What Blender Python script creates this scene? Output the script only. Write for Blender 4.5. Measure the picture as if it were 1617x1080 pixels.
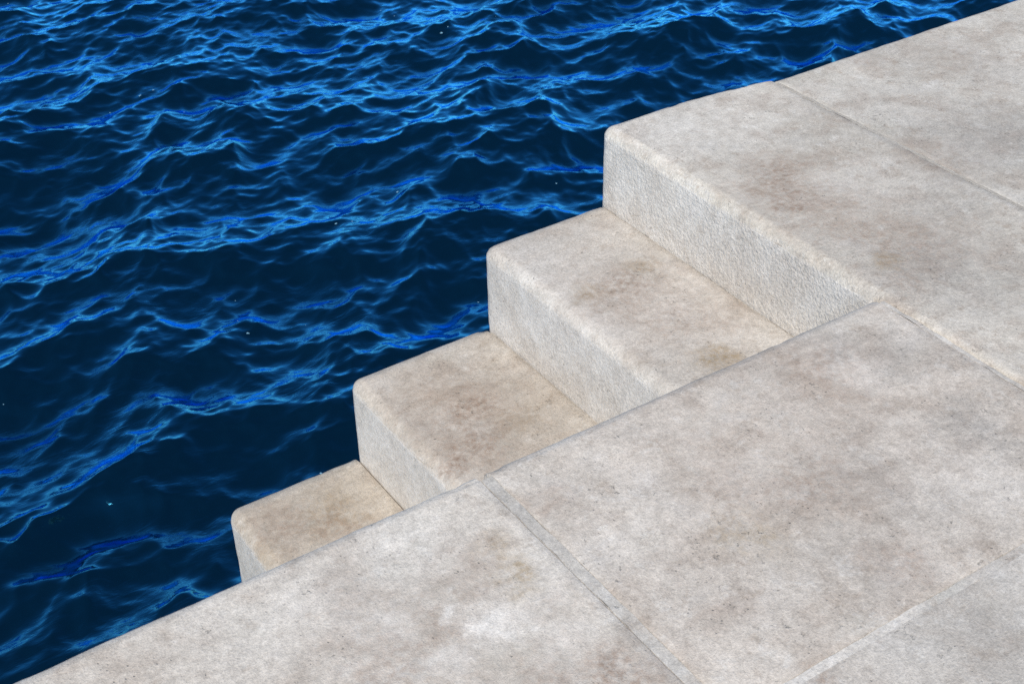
import bpy, math, random
import numpy as np
from mathutils import Vector, Matrix, noise

S = bpy.context.scene
for o in list(bpy.data.objects):
    bpy.data.objects.remove(o, do_unlink=True)

# ------------------------------------------------------------ camera, sky, sun
cd = bpy.data.cameras.new('camera')
cam = bpy.data.objects.new('camera', cd)
S.collection.objects.link(cam)
cd.sensor_width = 36.0
cd.lens = 50.79
cd.clip_end = 2000.0
_R, _U, _F = Vector((0.833, -0.5528, -0.021)), Vector((0.3326, 0.47, 0.8176)), Vector((0.4421, 0.6881, -0.5754))
cam.matrix_world = Matrix(((_R.x, _U.x, -_F.x, -1.9925), (_R.y, _U.y, -_F.y, -1.6979), (_R.z, _U.z, -_F.z, 1.6689), (0, 0, 0, 1)))
cd.dof.use_dof = True
cd.dof.focus_distance = 3.3
cd.dof.aperture_fstop = 11.0
S.camera = cam

SUN_EL, SUN_AZ = math.radians(45), math.radians(180 + 41)      # azimuth of the sun, counter-clockwise from +X
world = bpy.data.worlds.new('World')
S.world = world
world.use_nodes = True
wn = world.node_tree
sky = wn.nodes.new('ShaderNodeTexSky')
sky.sky_type = 'NISHITA'
sky.sun_disc = False
sky.sun_elevation = SUN_EL
sky.sun_rotation = math.radians(90) - SUN_AZ                     # Blender: clockwise from +Y
sky.air_density = 1.0
sky.dust_density = 0.0
sky.ozone_density = 4.0
bg = wn.nodes['Background']
bg.inputs['Strength'].default_value = 0.14
wn.links.new(sky.outputs[0], bg.inputs['Color'])

sd = bpy.data.lights.new('sun', 'SUN')
sd.energy = 4.6
sd.angle = math.radians(0.6)
sd.color = (1.0, 0.937, 0.812)
sun = bpy.data.objects.new('sun', sd)
S.collection.objects.link(sun)
_sd = Vector((math.cos(SUN_EL) * math.cos(SUN_AZ), math.cos(SUN_EL) * math.sin(SUN_AZ), math.sin(SUN_EL)))
sun.rotation_euler = _sd.to_track_quat('Z', 'Y').to_euler()
sun.location = _sd * 20

S.view_settings.view_transform = 'Standard'
S.view_settings.look = 'None'
S.view_settings.gamma = 1.0
S.view_settings.exposure = 0.0
S.cycles.max_bounces = 6
S.cycles.use_denoising = False
S.cycles.sample_clamp_direct = 3.0
S.cycles.sample_clamp_indirect = 2.0

# ------------------------------------------------------------ measurements (metres; x along the quay, y out to sea)
W, XJ1, XJ3, YJ4, WD = 0.969, 0.534, -0.979, -0.684, 0.916
A1, A2, A3, A4 = 0.368, 0.776, 1.143, 1.515
Z2, Z3, Z4, Z5 = -0.225, -0.466, -0.709, -0.945
ZB, ZW = -2.2, -1.20


def tag(o, label=None, cat=None, group=None, kind=None):
    for k, v in (('label', label), ('category', cat), ('group', group), ('kind', kind)):
        if v:
            o[k] = v
    return o


# ------------------------------------------------------------ stone material
STAINS = [(0.085, 0.832, 0.0, 0.142, 'w', 0.4), (0.26, 0.77, 0.0, 0.127, 'w', 0.3), (-0.321, 0.776, -0.225, 0.108, 'w', 0.3), (0.164, 0.327, 0.0, 0.158, 'b', 0.5), (0.214, 0.12, 0.0, 0.124, 'b', 0.5), (0.154, 0.443, 0.0, 0.11, 'b', 0.7), (0.222, 0.017, 0.0, 0.108, 'g', 0.6), (0.298, 0.34, 0.0, 0.117, 'w', 0.12), (0.557, 0.346, 0.0, 0.106, 'b', 0.3), (-0.184, 0.575, -0.225, 0.143, 'b', 0.45), (-0.118, 0.396, -0.225, 0.103, 'b', 0.4), (-0.649, 0.648, -0.466, 0.181, 'b', 0.4), (-0.928, 0.68, -0.709, 0.092, 'b', 0.4), (-1.296, -0.305, 0.0, 0.146, 'b', 0.35), (-0.472, -0.261, 0.0, 0.171, 'b', 0.25), (-0.272, -0.167, 0.0, 0.133, 'b', 0.4), (0.203, 0.53, 0.0, 0.083, 'b', 0.75), (0.108, 0.396, 0.0, 0.055, 'b', 0.85), (-0.05, 0.375, 0.0, 0.057, 'b', 0.35), (0.155, 0.212, 0.0, 0.077, 'b', 0.6), (0.121, 0.082, 0.0, 0.03, 'y', 0.8), (0.308, 0.478, 0.0, 0.045, 'b', 0.4), (0.452, 0.229, 0.0, 0.146, 'g', 0.45), (0.757, 0.345, 0.0, 0.185, 'g', 0.6), (0.205, -0.034, 0.0, 0.16, 'g', 0.55), (0.1, 0.01, 0.0, 0.06, 'b', 0.45), (0.244, 0.826, 0.0, 0.176, 'w', 0.3), (0.394, 0.416, 0.0, 0.06, 'w', 0.2), (1.045, 0.732, 0.0, 0.103, 'b', 0.3), (0.817, 0.852, 0.0, 0.062, 'b', 0.35), (1.045, 0.619, 0.0, 0.101, 'g', 0.35), (0.659, 0.637, 0.0, 0.113, 'g', 0.3), (-0.275, -0.135, 0.0, 0.085, 'b', 0.6), (-0.191, -0.083, 0.0, 0.062, 'g', 0.5), (-0.11, -0.167, 0.0, 0.086, 'g', 0.5), (-0.168, -0.412, 0.0, 0.08, 'g', 0.75), (-0.156, -0.483, 0.0, 0.057, 'g', 0.6), (-0.22, -0.199, 0.0, 0.054, 'w', 0.4), (-0.514, -0.371, 0.0, 0.077, 'b', 0.55), (-0.574, -0.34, -0.0, 0.055, 'b', 0.4), (-0.699, -0.4, 0.0, 0.058, 'y', 0.55), (-0.646, -0.289, 0.0, 0.099, 'b', 0.3), (-0.524, -0.605, 0.0, 0.062, 'b', 0.5), (-0.384, -0.41, 0.0, 0.111, 'g', 0.4), (-0.386, -0.531, 0.0, 0.107, 'g', 0.35), (-0.585, -0.183, 0.0, 0.137, 'b', 0.25), (-0.265, -0.535, 0.0, 0.066, 'w', 0.3), (-1.148, -0.335, 0.0, 0.055, 'w', 0.85), (-1.192, -0.283, 0.0, 0.018, 'w', 0.8), (-1.298, -0.239, 0.0, 0.026, 'w', 0.55), (-1.253, -0.351, 0.0, 0.029, 'w', 0.5), (-1.07, -0.252, 0.0, 0.037, 'y', 0.75), (-1.065, -0.192, -0.0, 0.03, 'y', 0.5), (-1.147, -0.234, 0.0, 0.046, 'b', 0.4), (-1.247, -0.299, -0.0, 0.059, 'b', 0.55), (-1.333, -0.311, 0.0, 0.097, 'b', 0.5), (-1.141, -0.459, -0.0, 0.067, 'b', 0.55), (-1.051, -0.529, 0.0, 0.072, 'b', 0.7), (-1.082, -0.356, 0.0, 0.06, 'b', 0.35), (-1.323, -0.172, 0.0, 0.091, 'b', 0.25), (-1.39, -0.125, 0.0, 0.122, 'w', 0.25), (-1.183, -0.091, 0.0, 0.085, 'w', 0.35), (-0.959, -0.05, -0.0, 0.029, 'w', 0.7), (-0.91, -0.145, 0.0, 0.033, 'b', 0.45), (-0.87, -0.309, 0.0, 0.095, 'w', 0.15), (-1.108, -0.411, -0.0, 0.049, 'w', 0.35), (-1.108, -0.181, -0.0, 0.042, 'b', 0.3), (-0.558, -0.769, 0.0, 0.087, 'g', 0.35), (-0.812, -0.701, 0.0, 0.028, 'b', 0.6), (-0.684, -0.744, 0.0, 0.076, 'g', 0.25), (-0.182, 0.614, -0.225, 0.073, 'b', 0.75), (-0.267, 0.627, -0.225, 0.042, 'y', 0.7), (-0.102, 0.656, -0.225, 0.037, 'y', 0.65), (-0.306, 0.561, -0.225, 0.036, 'b', 0.6), (-0.186, 0.428, -0.225, 0.088, 'b', 0.5), (-0.2, 0.253, -0.225, 0.042, 'y', 0.9), (-0.079, 0.466, -0.225, 0.06, 'b', 0.35), (-0.296, 0.758, -0.225, 0.093, 'w', 0.25), (-0.579, 0.689, -0.466, 0.092, 'b', 0.8), (-0.619, 0.786, -0.466, 0.062, 'b', 0.5), (-0.638, 0.553, -0.466, 0.089, 'b', 0.7), (-0.717, 0.538, -0.466, 0.058, 'b', 0.8), (-0.513, 0.582, -0.466, 0.061, 'y', 0.4), (-0.711, 0.782, -0.466, 0.077, 'b', 0.3), (-0.923, 0.787, -0.709, 0.086, 'y', 0.55), (-1.047, 0.817, -0.709, 0.085, 'b', 0.55), (-0.963, 0.745, -0.709, 0.069, 'b', 0.6), (-1.124, 0.763, -0.709, 0.046, 'y', 0.4)]


class NT:
    """small helper to write node trees briefly"""
    def __init__(self, tree):
        self.t = tree

    def n(self, typ, **kw):
        nd = self.t.nodes.new(typ)
        for k, v in kw.items():
            setattr(nd, k, v)
        return nd

    def put(self, sock, v):
        if isinstance(v, bpy.types.NodeSocket):
            self.t.links.new(v, sock)
        elif isinstance(v, (tuple, list)) and len(v) == 3 and sock.type == 'RGBA':
            sock.default_value = (*v, 1.0)
        else:
            sock.default_value = v

    def math(self, op, a, b=0.0, c=None, clamp=False):
        nd = self.n('ShaderNodeMath', operation=op, use_clamp=clamp)
        self.put(nd.inputs[0], a)
        self.put(nd.inputs[1], b)
        if c is not None:
            self.put(nd.inputs[2], c)
        return nd.outputs[0]

    def vec(self, op, a, b=(0, 0, 0)):
        nd = self.n('ShaderNodeVectorMath', operation=op)
        self.put(nd.inputs[0], a)
        if op == 'SCALE':
            self.put(nd.inputs['Scale'], b)
        else:
            self.put(nd.inputs[1], b)
        return nd.outputs['Value'] if op in ('DISTANCE', 'LENGTH', 'DOT_PRODUCT') else nd.outputs['Vector']

    def noise(self, vec, scale, detail=3.0, rough=0.55, dist=0.0, color=False):
        nd = self.n('ShaderNodeTexNoise', noise_dimensions='3D')
        self.put(nd.inputs['Vector'], vec)
        nd.inputs['Scale'].default_value = scale
        nd.inputs['Detail'].default_value = detail
        nd.inputs['Roughness'].default_value = rough
        nd.inputs['Distortion'].default_value = dist
        return nd.outputs['Color' if color else 'Fac']

    def voro(self, vec, scale, out='Distance', feature='F1'):
        nd = self.n('ShaderNodeTexVoronoi', feature=feature)
        self.put(nd.inputs['Vector'], vec)
        nd.inputs['Scale'].default_value = scale
        return nd.outputs[out]

    def ramp(self, v, a, b, lo=0.0, hi=1.0, smooth=True):
        nd = self.n('ShaderNodeMapRange', interpolation_type='SMOOTHSTEP' if smooth else 'LINEAR')
        self.put(nd.inputs['Value'], v)
        for k, x in (('From Min', a), ('From Max', b), ('To Min', lo), ('To Max', hi)):
            nd.inputs[k].default_value = x
        return nd.outputs['Result']

    def mix(self, fac, a, b, blend='MIX'):
        nd = self.n('ShaderNodeMix', data_type='RGBA', blend_type=blend)
        self.put(nd.inputs['Factor'], fac)
        self.put(nd.inputs[6], a)
        self.put(nd.inputs[7], b)
        return nd.outputs[2]


STAIN_COL = {'b': (0.275, 0.196, 0.148), 'g': (0.30, 0.28, 0.26), 'y': (0.30, 0.22, 0.125), 'w': (0.82, 0.785, 0.735)}


def stone_material(name, base, zrange, rough_grain=0.5, tan=0.0, seed=0.0, mottle=1.0):
    m = bpy.data.materials.new(name)
    m.use_nodes = True
    g = NT(m.node_tree)
    bsdf = m.node_tree.nodes['Principled BSDF']
    pos = g.n('ShaderNodeNewGeometry').outputs['Position']
    p = g.vec('ADD', pos, (seed, seed * 0.7, seed * 1.3))
    # cloudy patches in three sizes
    big = g.noise(p, 2.6, 5, 0.62)
    mid = g.noise(p, 9.0, 5, 0.65, 0.4)
    fine = g.noise(p, 38.0, 4, 0.7)
    hue = g.noise(g.vec('ADD', p, (7.1, 3.3, 1.7)), 5.5, 3, 0.6)
    hue2 = g.noise(g.vec('ADD', p, (-4.2, 9.6, 5.5)), 4.1, 4, 0.65)
    col = g.mix(g.ramp(big, 0.32, 0.68), tuple(0.86 * c for c in base), tuple(min(1, 1.10 * c) for c in base))
    col = g.mix(g.math('MULTIPLY', g.ramp(mid, 0.46, 0.70), 0.44 * mottle), col, (0.335, 0.272, 0.222))
    col = g.mix(g.math('MULTIPLY', g.ramp(mid, 0.50, 0.28), 0.30), col, (0.62, 0.60, 0.575))
    col = g.mix(g.math('MULTIPLY', g.ramp(hue, 0.52, 0.72), 0.16), col, (0.49, 0.41, 0.36))      # pinkish
    col = g.mix(g.math('MULTIPLY', g.ramp(hue2, 0.54, 0.75), 0.26), col, (0.43, 0.42, 0.365))    # greenish grey
    col = g.mix(g.math('MULTIPLY', g.ramp(g.noise(p, 17.0, 6, 0.75), 0.55, 0.66), 0.40), col, (0.66, 0.635, 0.595))    # worn pale
    col = g.mix(g.math('MULTIPLY', g.ramp(g.noise(g.vec('ADD', p, (2.2, 8.1, 4.4)), 21.0, 6, 0.75), 0.55, 0.66), 0.34 * mottle), col, (0.32, 0.255, 0.20))    # dirt held in the pores
    if tan:
        col = g.mix(g.math('MULTIPLY', g.ramp(g.noise(p, 4.0, 4, 0.6), 0.25, 0.6), tan), col, (0.43, 0.355, 0.265))
    # stains where the stone is stained
    warp = g.vec('SUBTRACT', g.noise(p, 11.0, 4, 0.65, color=True), (0.5, 0.5, 0.5))
    pw = g.vec('ADD', pos, g.vec('SCALE', warp, 0.15))
    brk = g.ramp(g.noise(p, 30.0, 5, 0.75), 0.30, 0.64, 0.40, 1.0)
    brk2 = g.math('MULTIPLY', brk, g.ramp(g.noise(p, 75.0, 5, 0.8), 0.40, 0.58, 0.35, 1.25))
    acc = {}
    for (x, y, z, r, k, s) in STAINS:
        if not (zrange[0] <= z <= zrange[1]):
            continue
        d = g.vec('DISTANCE', pw, (x, y, z))
        v = g.ramp(d, r * 1.75, r * 0.1, 0.0, s)
        acc[k] = g.math('MAXIMUM', acc[k], v) if k in acc else v
    for k in 'gybw':
        if k in acc:
            col = g.mix(g.math('MULTIPLY', g.math('MULTIPLY', acc[k], brk2 if k in 'by' else brk), {'b': 0.98, 'g': 0.95, 'y': 0.9, 'w': 0.95}[k]), col, STAIN_COL[k])
    # upright hammered faces: mixed towards a pale, cooler tone by surface normal
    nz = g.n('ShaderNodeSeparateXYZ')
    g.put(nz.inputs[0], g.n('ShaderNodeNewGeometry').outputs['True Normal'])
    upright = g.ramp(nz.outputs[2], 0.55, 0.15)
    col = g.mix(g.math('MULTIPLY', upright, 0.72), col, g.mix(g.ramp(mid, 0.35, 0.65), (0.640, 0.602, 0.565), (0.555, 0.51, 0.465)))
    # sand grain: light and dark crumbs, scattered dark pits
    gr1 = g.noise(p, 150.0, 3, 0.75)
    gr2 = g.noise(p, 330.0, 2, 0.7)
    grain = g.math('ADD', g.math('MULTIPLY', gr1, 0.55), g.math('MULTIPLY', gr2, 0.45))
    col = g.mix(1.0, col, g.ramp(grain, 0.34, 0.66, 0.74, 1.24, False), 'MULTIPLY')
    col = g.mix(1.0, col, g.ramp(fine, 0.3, 0.7, 0.86, 1.12, False), 'MULTIPLY')
    pmask = g.ramp(g.noise(p, 8.0, 4, 0.7), 0.46, 0.66)
    fleck = g.noise(g.vec('ADD', p, (3.0, 1.0, 2.0)), 85.0, 3, 0.65, 0.5)
    pit = g.voro(p, 75.0)
    pitf = g.math('MAXIMUM', g.math('MULTIPLY', g.ramp(fleck, 0.635, 0.70), pmask), g.math('MULTIPLY', g.ramp(pit, 0.16, 0.06), g.ramp(mid, 0.52, 0.66)))
    col = g.mix(g.math('MULTIPLY', pitf, 0.36), col, (0.16, 0.145, 0.125))
    # weed and wet slime on the faces near the waterline
    sp = g.n('ShaderNodeSeparateXYZ')
    g.put(sp.inputs[0], pos)
    tide = g.ramp(g.math('ADD', sp.outputs[2], g.math('MULTIPLY', big, 0.22)), ZW + 0.42, ZW + 0.28)
    col = g.mix(g.math('MULTIPLY', tide, 0.92), col, g.mix(mid, (0.022, 0.028, 0.014), (0.05, 0.045, 0.026)))
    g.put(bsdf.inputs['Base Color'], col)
    bsdf.inputs['Roughness'].default_value = 0.92
    bsdf.inputs['Specular IOR Level'].default_value = 0.25
    # relief: a coarse hammered tooth, sand grain, pits
    tooth = g.noise(p, 95.0, 3, 0.62, 0.3)
    h = g.math('ADD', g.math('MULTIPLY', tooth, g.math('MULTIPLY', g.ramp(nz.outputs[2], 0.97, 0.3, 0.22, 1.0), rough_grain)), g.math('MULTIPLY', grain, 0.55))
    h = g.math('SUBTRACT', h, g.math('MULTIPLY', pitf, 0.5))
    bp = g.n('ShaderNodeBump')
    bp.inputs['Strength'].default_value = 0.85
    bp.inputs['Distance'].default_value = 0.0055
    g.put(bp.inputs['Height'], h)
    g.put(bsdf.inputs['Normal'], bp.outputs[0])
    return m


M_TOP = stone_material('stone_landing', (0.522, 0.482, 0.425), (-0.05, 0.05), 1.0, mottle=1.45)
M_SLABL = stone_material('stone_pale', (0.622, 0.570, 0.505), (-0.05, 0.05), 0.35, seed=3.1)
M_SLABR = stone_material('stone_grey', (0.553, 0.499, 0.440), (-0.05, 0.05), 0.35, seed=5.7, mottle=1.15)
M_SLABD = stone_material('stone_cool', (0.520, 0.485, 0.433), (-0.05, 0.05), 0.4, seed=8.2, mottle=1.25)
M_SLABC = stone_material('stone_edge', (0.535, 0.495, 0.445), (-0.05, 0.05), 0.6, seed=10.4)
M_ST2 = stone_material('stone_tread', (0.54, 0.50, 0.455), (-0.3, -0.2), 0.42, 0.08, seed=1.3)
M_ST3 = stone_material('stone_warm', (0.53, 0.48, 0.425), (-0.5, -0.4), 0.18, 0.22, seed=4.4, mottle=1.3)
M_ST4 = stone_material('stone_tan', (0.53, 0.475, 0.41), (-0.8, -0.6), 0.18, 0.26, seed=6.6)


def mortar_material(name, base, dark):
    m = bpy.data.materials.new(name)
    m.use_nodes = True
    g = NT(m.node_tree)
    bsdf = m.node_tree.nodes['Principled BSDF']
    pos = g.n('ShaderNodeNewGeometry').outputs['Position']
    a = g.noise(pos, 60.0, 5, 0.75)
    b = g.noise(pos, 240.0, 3, 0.7)
    c = g.noise(pos, 14.0, 3, 0.6)
    col = g.mix(g.ramp(a, 0.5, 0.68), base, dark)
    col = g.mix(g.ramp(c, 0.35, 0.65, 0, 0.5), col, (0.50, 0.465, 0.42))
    col = g.mix(1.0, col, g.ramp(b, 0.3, 0.7, 0.78, 1.2, False), 'MULTIPLY')
    g.put(bsdf.inputs['Base Color'], col)
    bsdf.inputs['Roughness'].default_value = 0.95
    bp = g.n('ShaderNodeBump')
    bp.inputs['Strength'].default_value = 0.8
    bp.inputs['Distance'].default_value = 0.004
    g.put(bp.inputs['Height'], g.math('ADD', a, b))
    g.put(bsdf.inputs['Normal'], bp.outputs[0])
    return m


M_MORT_BROWN = mortar_material('mortar_brown', (0.46, 0.42, 0.365), (0.30, 0.27, 0.225))
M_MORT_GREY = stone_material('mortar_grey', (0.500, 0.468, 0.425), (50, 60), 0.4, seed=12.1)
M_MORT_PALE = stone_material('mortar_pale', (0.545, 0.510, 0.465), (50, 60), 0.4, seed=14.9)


# ------------------------------------------------------------ worn stone blocks
def axis_coords(a, b, ma, mb, step, seg=7):
    lo = [a + ma * (1 - math.tan(math.pi / 4 * (1 - i / seg))) for i in range(seg + 1)]
    hi = [b - mb * (1 - math.tan(math.pi / 4 * (1 - i / seg))) for i in range(seg + 1)][::-1]
    n = max(1, int(math.ceil((hi[0] - lo[-1]) / step)))
    mid = [lo[-1] + (hi[0] - lo[-1]) * i / n for i in range(1, n)]
    return np.array(lo + mid + hi)


def graded(a, b, ma, mb, fine_lo, fine_hi, step, big):
    """coordinates fine between fine_lo and fine_hi, coarse outside (for the parts far from the steps)"""
    c = axis_coords(a, b, ma, mb, step)
    keep = [c[0]]
    for i in range(1, len(c) - 1):
        v = c[i]
        inside = fine_lo <= v <= fine_hi or i < 8 or i > len(c) - 9
        if inside or v - keep[-1] >= big:
            keep.append(v)
    return np.array(keep + [c[-1]])


def uneven(pv, wob=0.0016):
    return noise.noise(pv * 7.0) * wob + noise.noise(pv * 24.0) * wob * 0.5 + noise.noise(pv * 75.0) * wob * 0.28


def block(name, x0, x1, y0, y1, z1, mx, my, mz, mat, parent=None, z0=ZB, step=0.02, bend=None, wob=0.0016):
    """a stone block with rounded edges; mx, my = (low, high) rounding along each axis, mz rounding of the top"""
    X = graded(x0, x1, mx[0], mx[1], -2.2, 2.4, step, 0.25)
    Y = graded(y0, y1, my[0], my[1], -1.2, 1.1, step, 0.25)
    Zc = graded(z0, z1, 0.002, mz, z1 - 0.36, z1, step, 0.2)
    nx, ny, nz = len(X), len(Y), len(Zc)
    idx, co, faces = {}, [], []

    def v(i, j, k):
        key = (i, j, k)
        if key not in idx:
            idx[key] = len(co)
            co.append((X[i], Y[j], Zc[k]))
        return idx[key]
    for i in range(nx - 1):
        for j in range(ny - 1):
            faces.append((v(i, j, nz - 1), v(i + 1, j, nz - 1), v(i + 1, j + 1, nz - 1), v(i, j + 1, nz - 1)))
    for i in range(nx - 1):
        for k in range(nz - 1):
            faces.append((v(i, 0, k), v(i + 1, 0, k), v(i + 1, 0, k + 1), v(i, 0, k + 1)))
            faces.append((v(i + 1, ny - 1, k), v(i, ny - 1, k), v(i, ny - 1, k + 1), v(i + 1, ny - 1, k + 1)))
    for j in range(ny - 1):
        for k in range(nz - 1):
            faces.append((v(0, j + 1, k), v(0, j, k), v(0, j, k + 1), v(0, j + 1, k + 1)))
            faces.append((v(nx - 1, j, k), v(nx - 1, j + 1, k), v(nx - 1, j + 1, k + 1), v(nx - 1, j, k + 1)))
    P = np.array(co)
    lo = np.array([x0 + mx[0], y0 + my[0], z0 + 0.002])
    hi = np.array([x1 - mx[1], y1 - my[1], z1 - mz])
    inner = np.clip(P, lo, hi)
    marg = np.where(P < lo, np.array([mx[0], my[0], 0.002]), np.array([mx[1], my[1], mz]))
    d = (P - inner) / marg
    L = np.linalg.norm(d, axis=1, keepdims=True)
    nrm = d / np.maximum(L, 1e-9)
    P = inner + marg * nrm
    # hand-worn unevenness, small chips along the edges
    edge = (np.abs(nrm) > 0.25).sum(1) > 1
    for q in range(len(P)):
        pv = Vector(P[q])
        a = uneven(pv, wob)
        if edge[q]:
            a -= 0.011 * max(0.0, noise.noise(pv * 31.0) - 0.30) + 0.0012 * abs(noise.noise(pv * 90.0))
        P[q] += nrm[q] * a
    if bend:
        P[:, 1] += bend(P[:, 0]) * np.clip((P[:, 1] - y0) / (y1 - y0), 0, 1) ** 2
    me = bpy.data.meshes.new(name)
    me.from_pydata([tuple(c) for c in P], [], faces)
    me.polygons.foreach_set('use_smooth', [True] * len(me.polygons))
    me.materials.append(mat)
    o = bpy.data.objects.new(name, me)
    S.collection.objects.link(o)
    if parent:
        o.parent = parent
    return o


def recede(x):                                   # the landing stone is dressed back towards its far joint
    t = np.clip((x - 0.20) / (XJ1 - 0.20), 0, 1)
    return -0.034 * t ** 1.6


G1 = 'stone steps going down into the sea'
G2 = 'stone slabs paving the quay'
o = block('paving_stone', 0.0, XJ1 - 0.003, YJ4 + 0.006, W, 0.0, (0.034, 0.003), (0.005, 0.034), 0.030, M_TOP, bend=recede)
tag(o, 'grey landing slab above the steps with rough hammered riser and brown stains', 'paving stone', G2, 'thing')
landing = o
o = block('stone_step', -A1, -0.0015, 0.007, W, Z2, (0.035, 0.003), (0.003, 0.044), 0.032, M_ST2)
tag(o, 'highest of the small stone steps, pale tread with a brown stain against the hammered riser', 'step', G1)
o = block('stone_step', -A2, -A1 - 0.004, 0.007, W, Z3, (0.036, 0.003), (0.003, 0.050), 0.032, M_ST3)
tag(o, 'middle stone step with a beige brown-stained tread, dark seam along its back', 'step', G1)
o = block('stone_step', -A3, -A2 - 0.002, 0.007, W, Z4, (0.038, 0.003), (0.003, 0.055), 0.034, M_ST4)
tag(o, 'lowest stone step in view, small tan tread nearest the water with dark speckles', 'step', G1)

o = block('paving_stone', XJ3 + 0.010, -0.006, YJ4 + 0.006, 0.004, 0.0, (0.003, 0.004), (0.004, 0.036), 0.026, M_SLABR)
tag(o, 'large quay slab edging the upper steps, between the wide and pale joints', 'paving stone', G2, 'thing')
slab_r = o
o = block('paving_stone', -3.6, XJ3 - 0.010, -2.6, 0.004, 0.0, (0.01, 0.003), (0.01, 0.036), 0.026, M_SLABL)
tag(o, 'palest quay slab at bottom left with a white splash mark', 'paving stone', G2, 'thing')
slab_l = o
o = block('paving_stone', XJ1 + 0.003, 9.0, -2.6, WD, 0.0, (0.003, 0.01), (0.01, 0.030), 0.024, M_SLABD)
tag(o, 'far quay slab beyond the thin brown joint, along the water', 'paving stone', G2, 'thing')
slab_d = o
o = block('paving_stone', XJ3 + 0.010, XJ1 - 0.003, -2.6, YJ4 - 0.006, 0.001, (0.003, 0.003), (0.01, 0.003), 0.006, M_SLABC)
tag(o, 'plain quay slab in the bottom right corner, cut off by the pale lengthwise joint', 'paving stone', G2, 'thing')
slab_c = o


def mortar(name, x0, x1, y0, y1, z, mat, parent, seed):
    """a slightly sunk, uneven strip of jointing mortar between two slabs"""
    along_x = (x1 - x0) > (y1 - y0)
    n = int(max(x1 - x0, y1 - y0) / 0.008)
    vs, fs = [], []
    for i in range(n + 1):
        t = i / n
        for j in range(6):
            s = j / 5
            x = x0 + (x1 - x0) * (t if along_x else s)
            y = y0 + (y1 - y0) * (s if along_x else t)
            dz = uneven(Vector((x, y, 0.0))) + noise.noise(Vector((x * 45, y * 45, seed))) * 0.0009 + noise.noise(Vector((x * 12, y * 12, seed + 5))) * 0.0008
            wig = noise.noise(Vector((x * 22, y * 22, seed + 9))) * 0.0025
            if along_x:
                y += wig
            else:
                x += wig
            vs.append((x, y, z + dz))
    for i in range(n):
        for j in range(5):
            a = i * 6 + j
            q = (a, a + 1, a + 7, a + 6)
            fs.append(q[::-1] if along_x else q)
    nb = len(vs)
    vs += [(x, y, z - 0.12) for x, y, _ in (vs[0], vs[5], vs[nb - 1], vs[nb - 6])]
    fs += [(0, nb, nb + 1, 5), (5, nb + 1, nb + 2, nb - 1), (nb - 1, nb + 2, nb + 3, nb - 6), (nb - 6, nb + 3, nb, 0)]
    me = bpy.data.meshes.new(name)
    me.from_pydata(vs, [], fs)
    me.materials.append(mat)
    o = bpy.data.objects.new(name, me)
    S.collection.objects.link(o)
    o.parent = parent
    return o


mortar('mortar_joint', XJ1 - 0.0055, XJ1 + 0.0055, YJ4, WD - 0.03, -0.0002, M_MORT_BROWN, slab_d, 1)['label'] = 'thin brown worn joint'
mortar('mortar_joint', -0.0095, 0.0015, YJ4, -0.024, 0.0004, M_MORT_PALE, slab_r, 2)['label'] = 'pale grey mortar joint'
mortar('mortar_joint', XJ3 - 0.0112, XJ3 + 0.0112, -2.5, -0.026, 0.0001, M_MORT_GREY, slab_l, 3)['label'] = 'wide grey mortar joint with dark pits'
mortar('mortar_joint', XJ3 + 0.012, XJ1 - 0.006, YJ4 - 0.0095, YJ4 + 0.0085, 0.0007, M_MORT_PALE, slab_c, 4)['label'] = 'pale lengthwise mortar joint'

# ------------------------------------------------------------ the sea
def sea_heights(n=2048, L=10.24, seed=31):
    rng = np.random.default_rng(seed)
    k1 = 2 * np.pi * np.fft.fftfreq(n, L / n)
    KX, KY = np.meshgrid(k1, k1, indexing='ij')
    K = np.sqrt(KX ** 2 + KY ** 2)
    K[0, 0] = 1.0
    th = np.arctan2(KY, KX)

    def band(lam, spread, ang, p):
        kp = 2 * np.pi / lam
        s = np.exp(-1.25 * (kp / K) ** 2) * K ** (-p)
        dth = np.angle(np.exp(1j * (th - ang)))
        d = np.abs(np.cos(dth / 2)) ** (2 * spread)
        return s * d
    A = WAVE['swell'] * band(1.4, 6, math.radians(-81), 5.0) + WAVE['chop'] * band(0.42, 3, math.radians(-84), 4.85) \
        + WAVE['cross'] * band(0.34, 2.5, math.radians(-50), 4.85)
    A *= np.exp(-(K * 0.007) ** 2)
    A[0, 0] = 0
    h = (rng.normal(size=(n, n)) + 1j * rng.normal(size=(n, n))) * np.sqrt(A)
    sl = np.sqrt((np.fft.ifft2(1j * KX * h).real ** 2 + np.fft.ifft2(1j * KY * h).real ** 2).mean())
    h = h * (WAVE['slope'] / sl)
    z = np.fft.ifft2(h).real
    dx = np.fft.ifft2(1j * KX / K * h).real
    dy = np.fft.ifft2(1j * KY / K * h).real
    return z, dx, dy


WAVE = dict(swell=0.55, chop=1.0, cross=0.85, slope=0.32, choppy=0.68)


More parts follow.
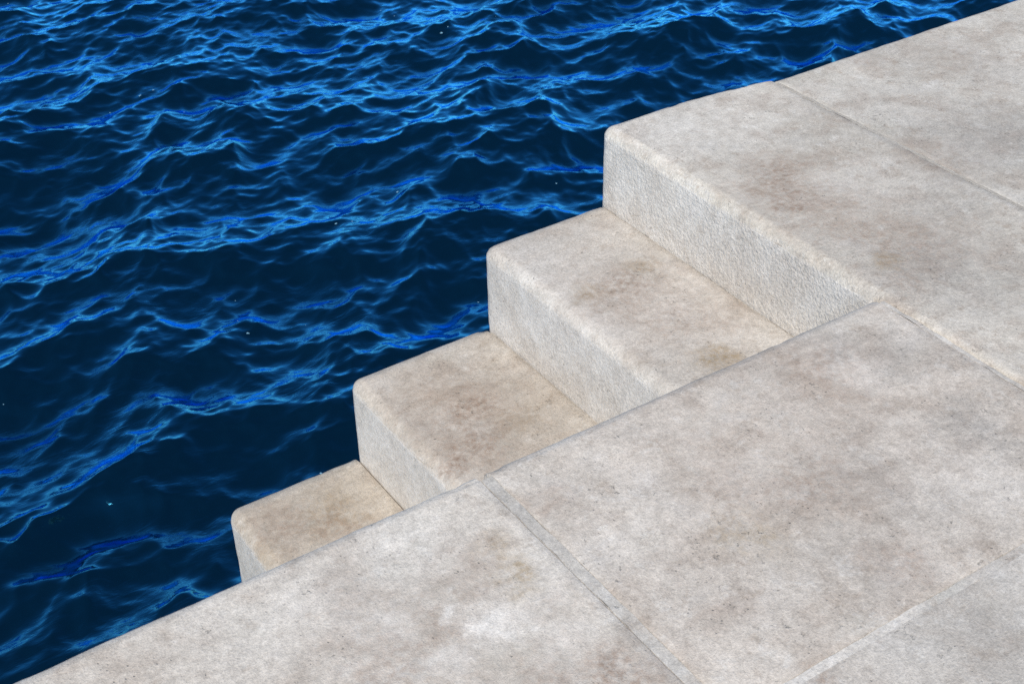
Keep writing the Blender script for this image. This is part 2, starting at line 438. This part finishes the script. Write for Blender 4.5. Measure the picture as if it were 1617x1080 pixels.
def build_water():
    n, L = 2048, 10.24
    ds = L / n
    z, dx, dy = sea_heights(n, L)

    def coords(lo, hi):
        core = np.arange(round(lo / ds), round(hi / ds) + 1) * ds
        out, s, v = [], ds, core[-1]
        while v < 400:
            s = min(s * 1.035, 25.0)
            v += s
            out.append(v)
        lef, s, v = [], ds, core[0]
        while v > -400:
            s = min(s * 1.035, 25.0)
            v -= s
            lef.append(v)
        return np.array(lef[::-1] + list(core) + out)
    xs, ys = coords(-2.3, 4.7), coords(0.6, 6.7)
    sx = np.gradient(xs)
    sy = np.gradient(ys)
    GX, GY = np.meshgrid(xs, ys, indexing='ij')
    cell = np.maximum(sx[:, None], sy[None, :])
    fade = np.clip(1.0 - (cell - 0.05) / 0.35, 0, 1)
    ix, iy = np.round(GX / ds).astype(int) % n, np.round(GY / ds).astype(int) % n
    ch = WAVE['choppy']
    V = np.stack([GX + ch * dx[ix, iy] * fade, GY + ch * dy[ix, iy] * fade, ZW + z[ix, iy] * fade], -1).reshape(-1, 3)
    nx, ny = len(xs), len(ys)
    I = np.arange(nx * ny).reshape(nx, ny)
    Q = np.stack([I[:-1, :-1], I[1:, :-1], I[1:, 1:], I[:-1, 1:]], -1).reshape(-1, 4)
    me = bpy.data.meshes.new('water')
    me.vertices.add(len(V))
    me.vertices.foreach_set('co', V.astype(np.float32).ravel())
    me.loops.add(Q.size)
    me.loops.foreach_set('vertex_index', Q.astype(np.int32).ravel())
    me.polygons.add(len(Q))
    me.polygons.foreach_set('loop_start', np.arange(0, Q.size, 4, dtype=np.int32))
    me.polygons.foreach_set('loop_total', np.full(len(Q), 4, dtype=np.int32))
    me.polygons.foreach_set('use_smooth', np.ones(len(Q), dtype=bool))
    me.update(calc_edges=True)
    o = bpy.data.objects.new('water', me)
    S.collection.objects.link(o)
    tag(o, 'deep blue choppy sea water beside the stone steps', 'water', kind='structure')
    return o, V.reshape(nx, ny, 3), xs, ys


def water_material():
    m = bpy.data.materials.new('sea_water')
    m.use_nodes = True
    g = NT(m.node_tree)
    t = m.node_tree
    t.nodes.remove(t.nodes['Principled BSDF'])
    out = t.nodes['Material Output']
    pos = g.n('ShaderNodeNewGeometry').outputs['Position']
    mp = g.n('ShaderNodeMapping')
    mp.inputs['Rotation'].default_value = (0, 0, math.radians(18))
    mp.inputs['Scale'].default_value = (0.75, 1.7, 1.0)
    g.put(mp.inputs['Vector'], pos)
    st = mp.outputs[0]
    r1 = g.noise(st, 15.0, 4, 0.5, 0.9)
    r2 = g.noise(st, 75.0, 2, 0.5, 0.5)
    patch = g.ramp(g.noise(pos, 2.2, 2, 0.5), 0.38, 0.62, 0.5, 1.0)
    h = g.math('MULTIPLY', g.math('ADD', r1, g.math('MULTIPLY', r2, 0.22)), patch)
    bp = g.n('ShaderNodeBump')
    bp.inputs['Strength'].default_value = 0.4
    bp.inputs['Distance'].default_value = 0.007
    g.put(bp.inputs['Height'], h)
    body = g.n('ShaderNodeBsdfDiffuse')
    body.inputs['Color'].default_value = (0.0004, 0.0055, 0.0100, 1)
    gl = g.n('ShaderNodeBsdfGlossy')
    gl.inputs['Color'].default_value = (0.09, 0.56, 1.0, 1)
    gl.inputs['Roughness'].default_value = 0.05
    fr = g.n('ShaderNodeFresnel')
    fr.inputs['IOR'].default_value = 1.38
    for nd in (body, gl, fr):
        g.put(nd.inputs['Normal'], bp.outputs[0])
    mx = g.n('ShaderNodeMixShader')
    g.put(mx.inputs[0], g.math('MULTIPLY', g.math('POWER', fr.outputs[0], 1.18), 5.2, clamp=True))
    t.links.new(body.outputs[0], mx.inputs[1])
    t.links.new(gl.outputs[0], mx.inputs[2])
    t.links.new(mx.outputs[0], out.inputs['Surface'])
    return m


water, WV, WX, WY = build_water()
water.data.materials.append(water_material())

# ------------------------------------------------------------ flecks of foam drifting on the water
def foam():
    rng = random.Random(5)
    vs, fs = [], []
    centres = [(rng.uniform(-1.7, 4.2), rng.uniform(1.2, 6.3)) for _ in range(26)]
    spots = []
    for cx, cy in centres:
        for _ in range(rng.randint(2, 9)):
            spots.append((cx + rng.gauss(0, 0.16), cy + rng.gauss(0, 0.12)))
    for x, y in spots:
        i = int(np.clip(np.searchsorted(WX, x), 1, len(WX) - 2))
        j = int(np.clip(np.searchsorted(WY, y), 1, len(WY) - 2))
        c = WV[i, j]
        r = rng.choice([0.0022, 0.003, 0.004, 0.005, 0.0065])
        k = 8
        b = len(vs)
        vs.append((c[0], c[1], c[2] + r * 0.3))
        for a in range(k):
            rr = r * rng.uniform(0.6, 1.35)
            vs.append((c[0] + rr * 1.3 * math.cos(a * 2 * math.pi / k), c[1] + rr * math.sin(a * 2 * math.pi / k), c[2] - 0.002))
        for a in range(k):
            fs.append((b, b + 1 + a, b + 1 + (a + 1) % k))
    me = bpy.data.meshes.new('sea_foam')
    me.from_pydata(vs, [], fs)
    me.polygons.foreach_set('use_smooth', [True] * len(fs))
    m = bpy.data.materials.new('foam')
    m.use_nodes = True
    g = NT(m.node_tree)
    b = m.node_tree.nodes['Principled BSDF']
    pos = g.n('ShaderNodeNewGeometry').outputs['Position']
    g.put(b.inputs['Base Color'], g.mix(g.noise(pos, 90.0, 2), (0.08, 0.26, 0.40), (0.30, 0.52, 0.64)))
    b.inputs['Roughness'].default_value = 0.4
    me.materials.append(m)
    o = bpy.data.objects.new('sea_foam', me)
    S.collection.objects.link(o)
    tag(o, 'tiny pale foam flecks and bubbles scattered on the dark blue water', 'foam', kind='stuff')


foam()
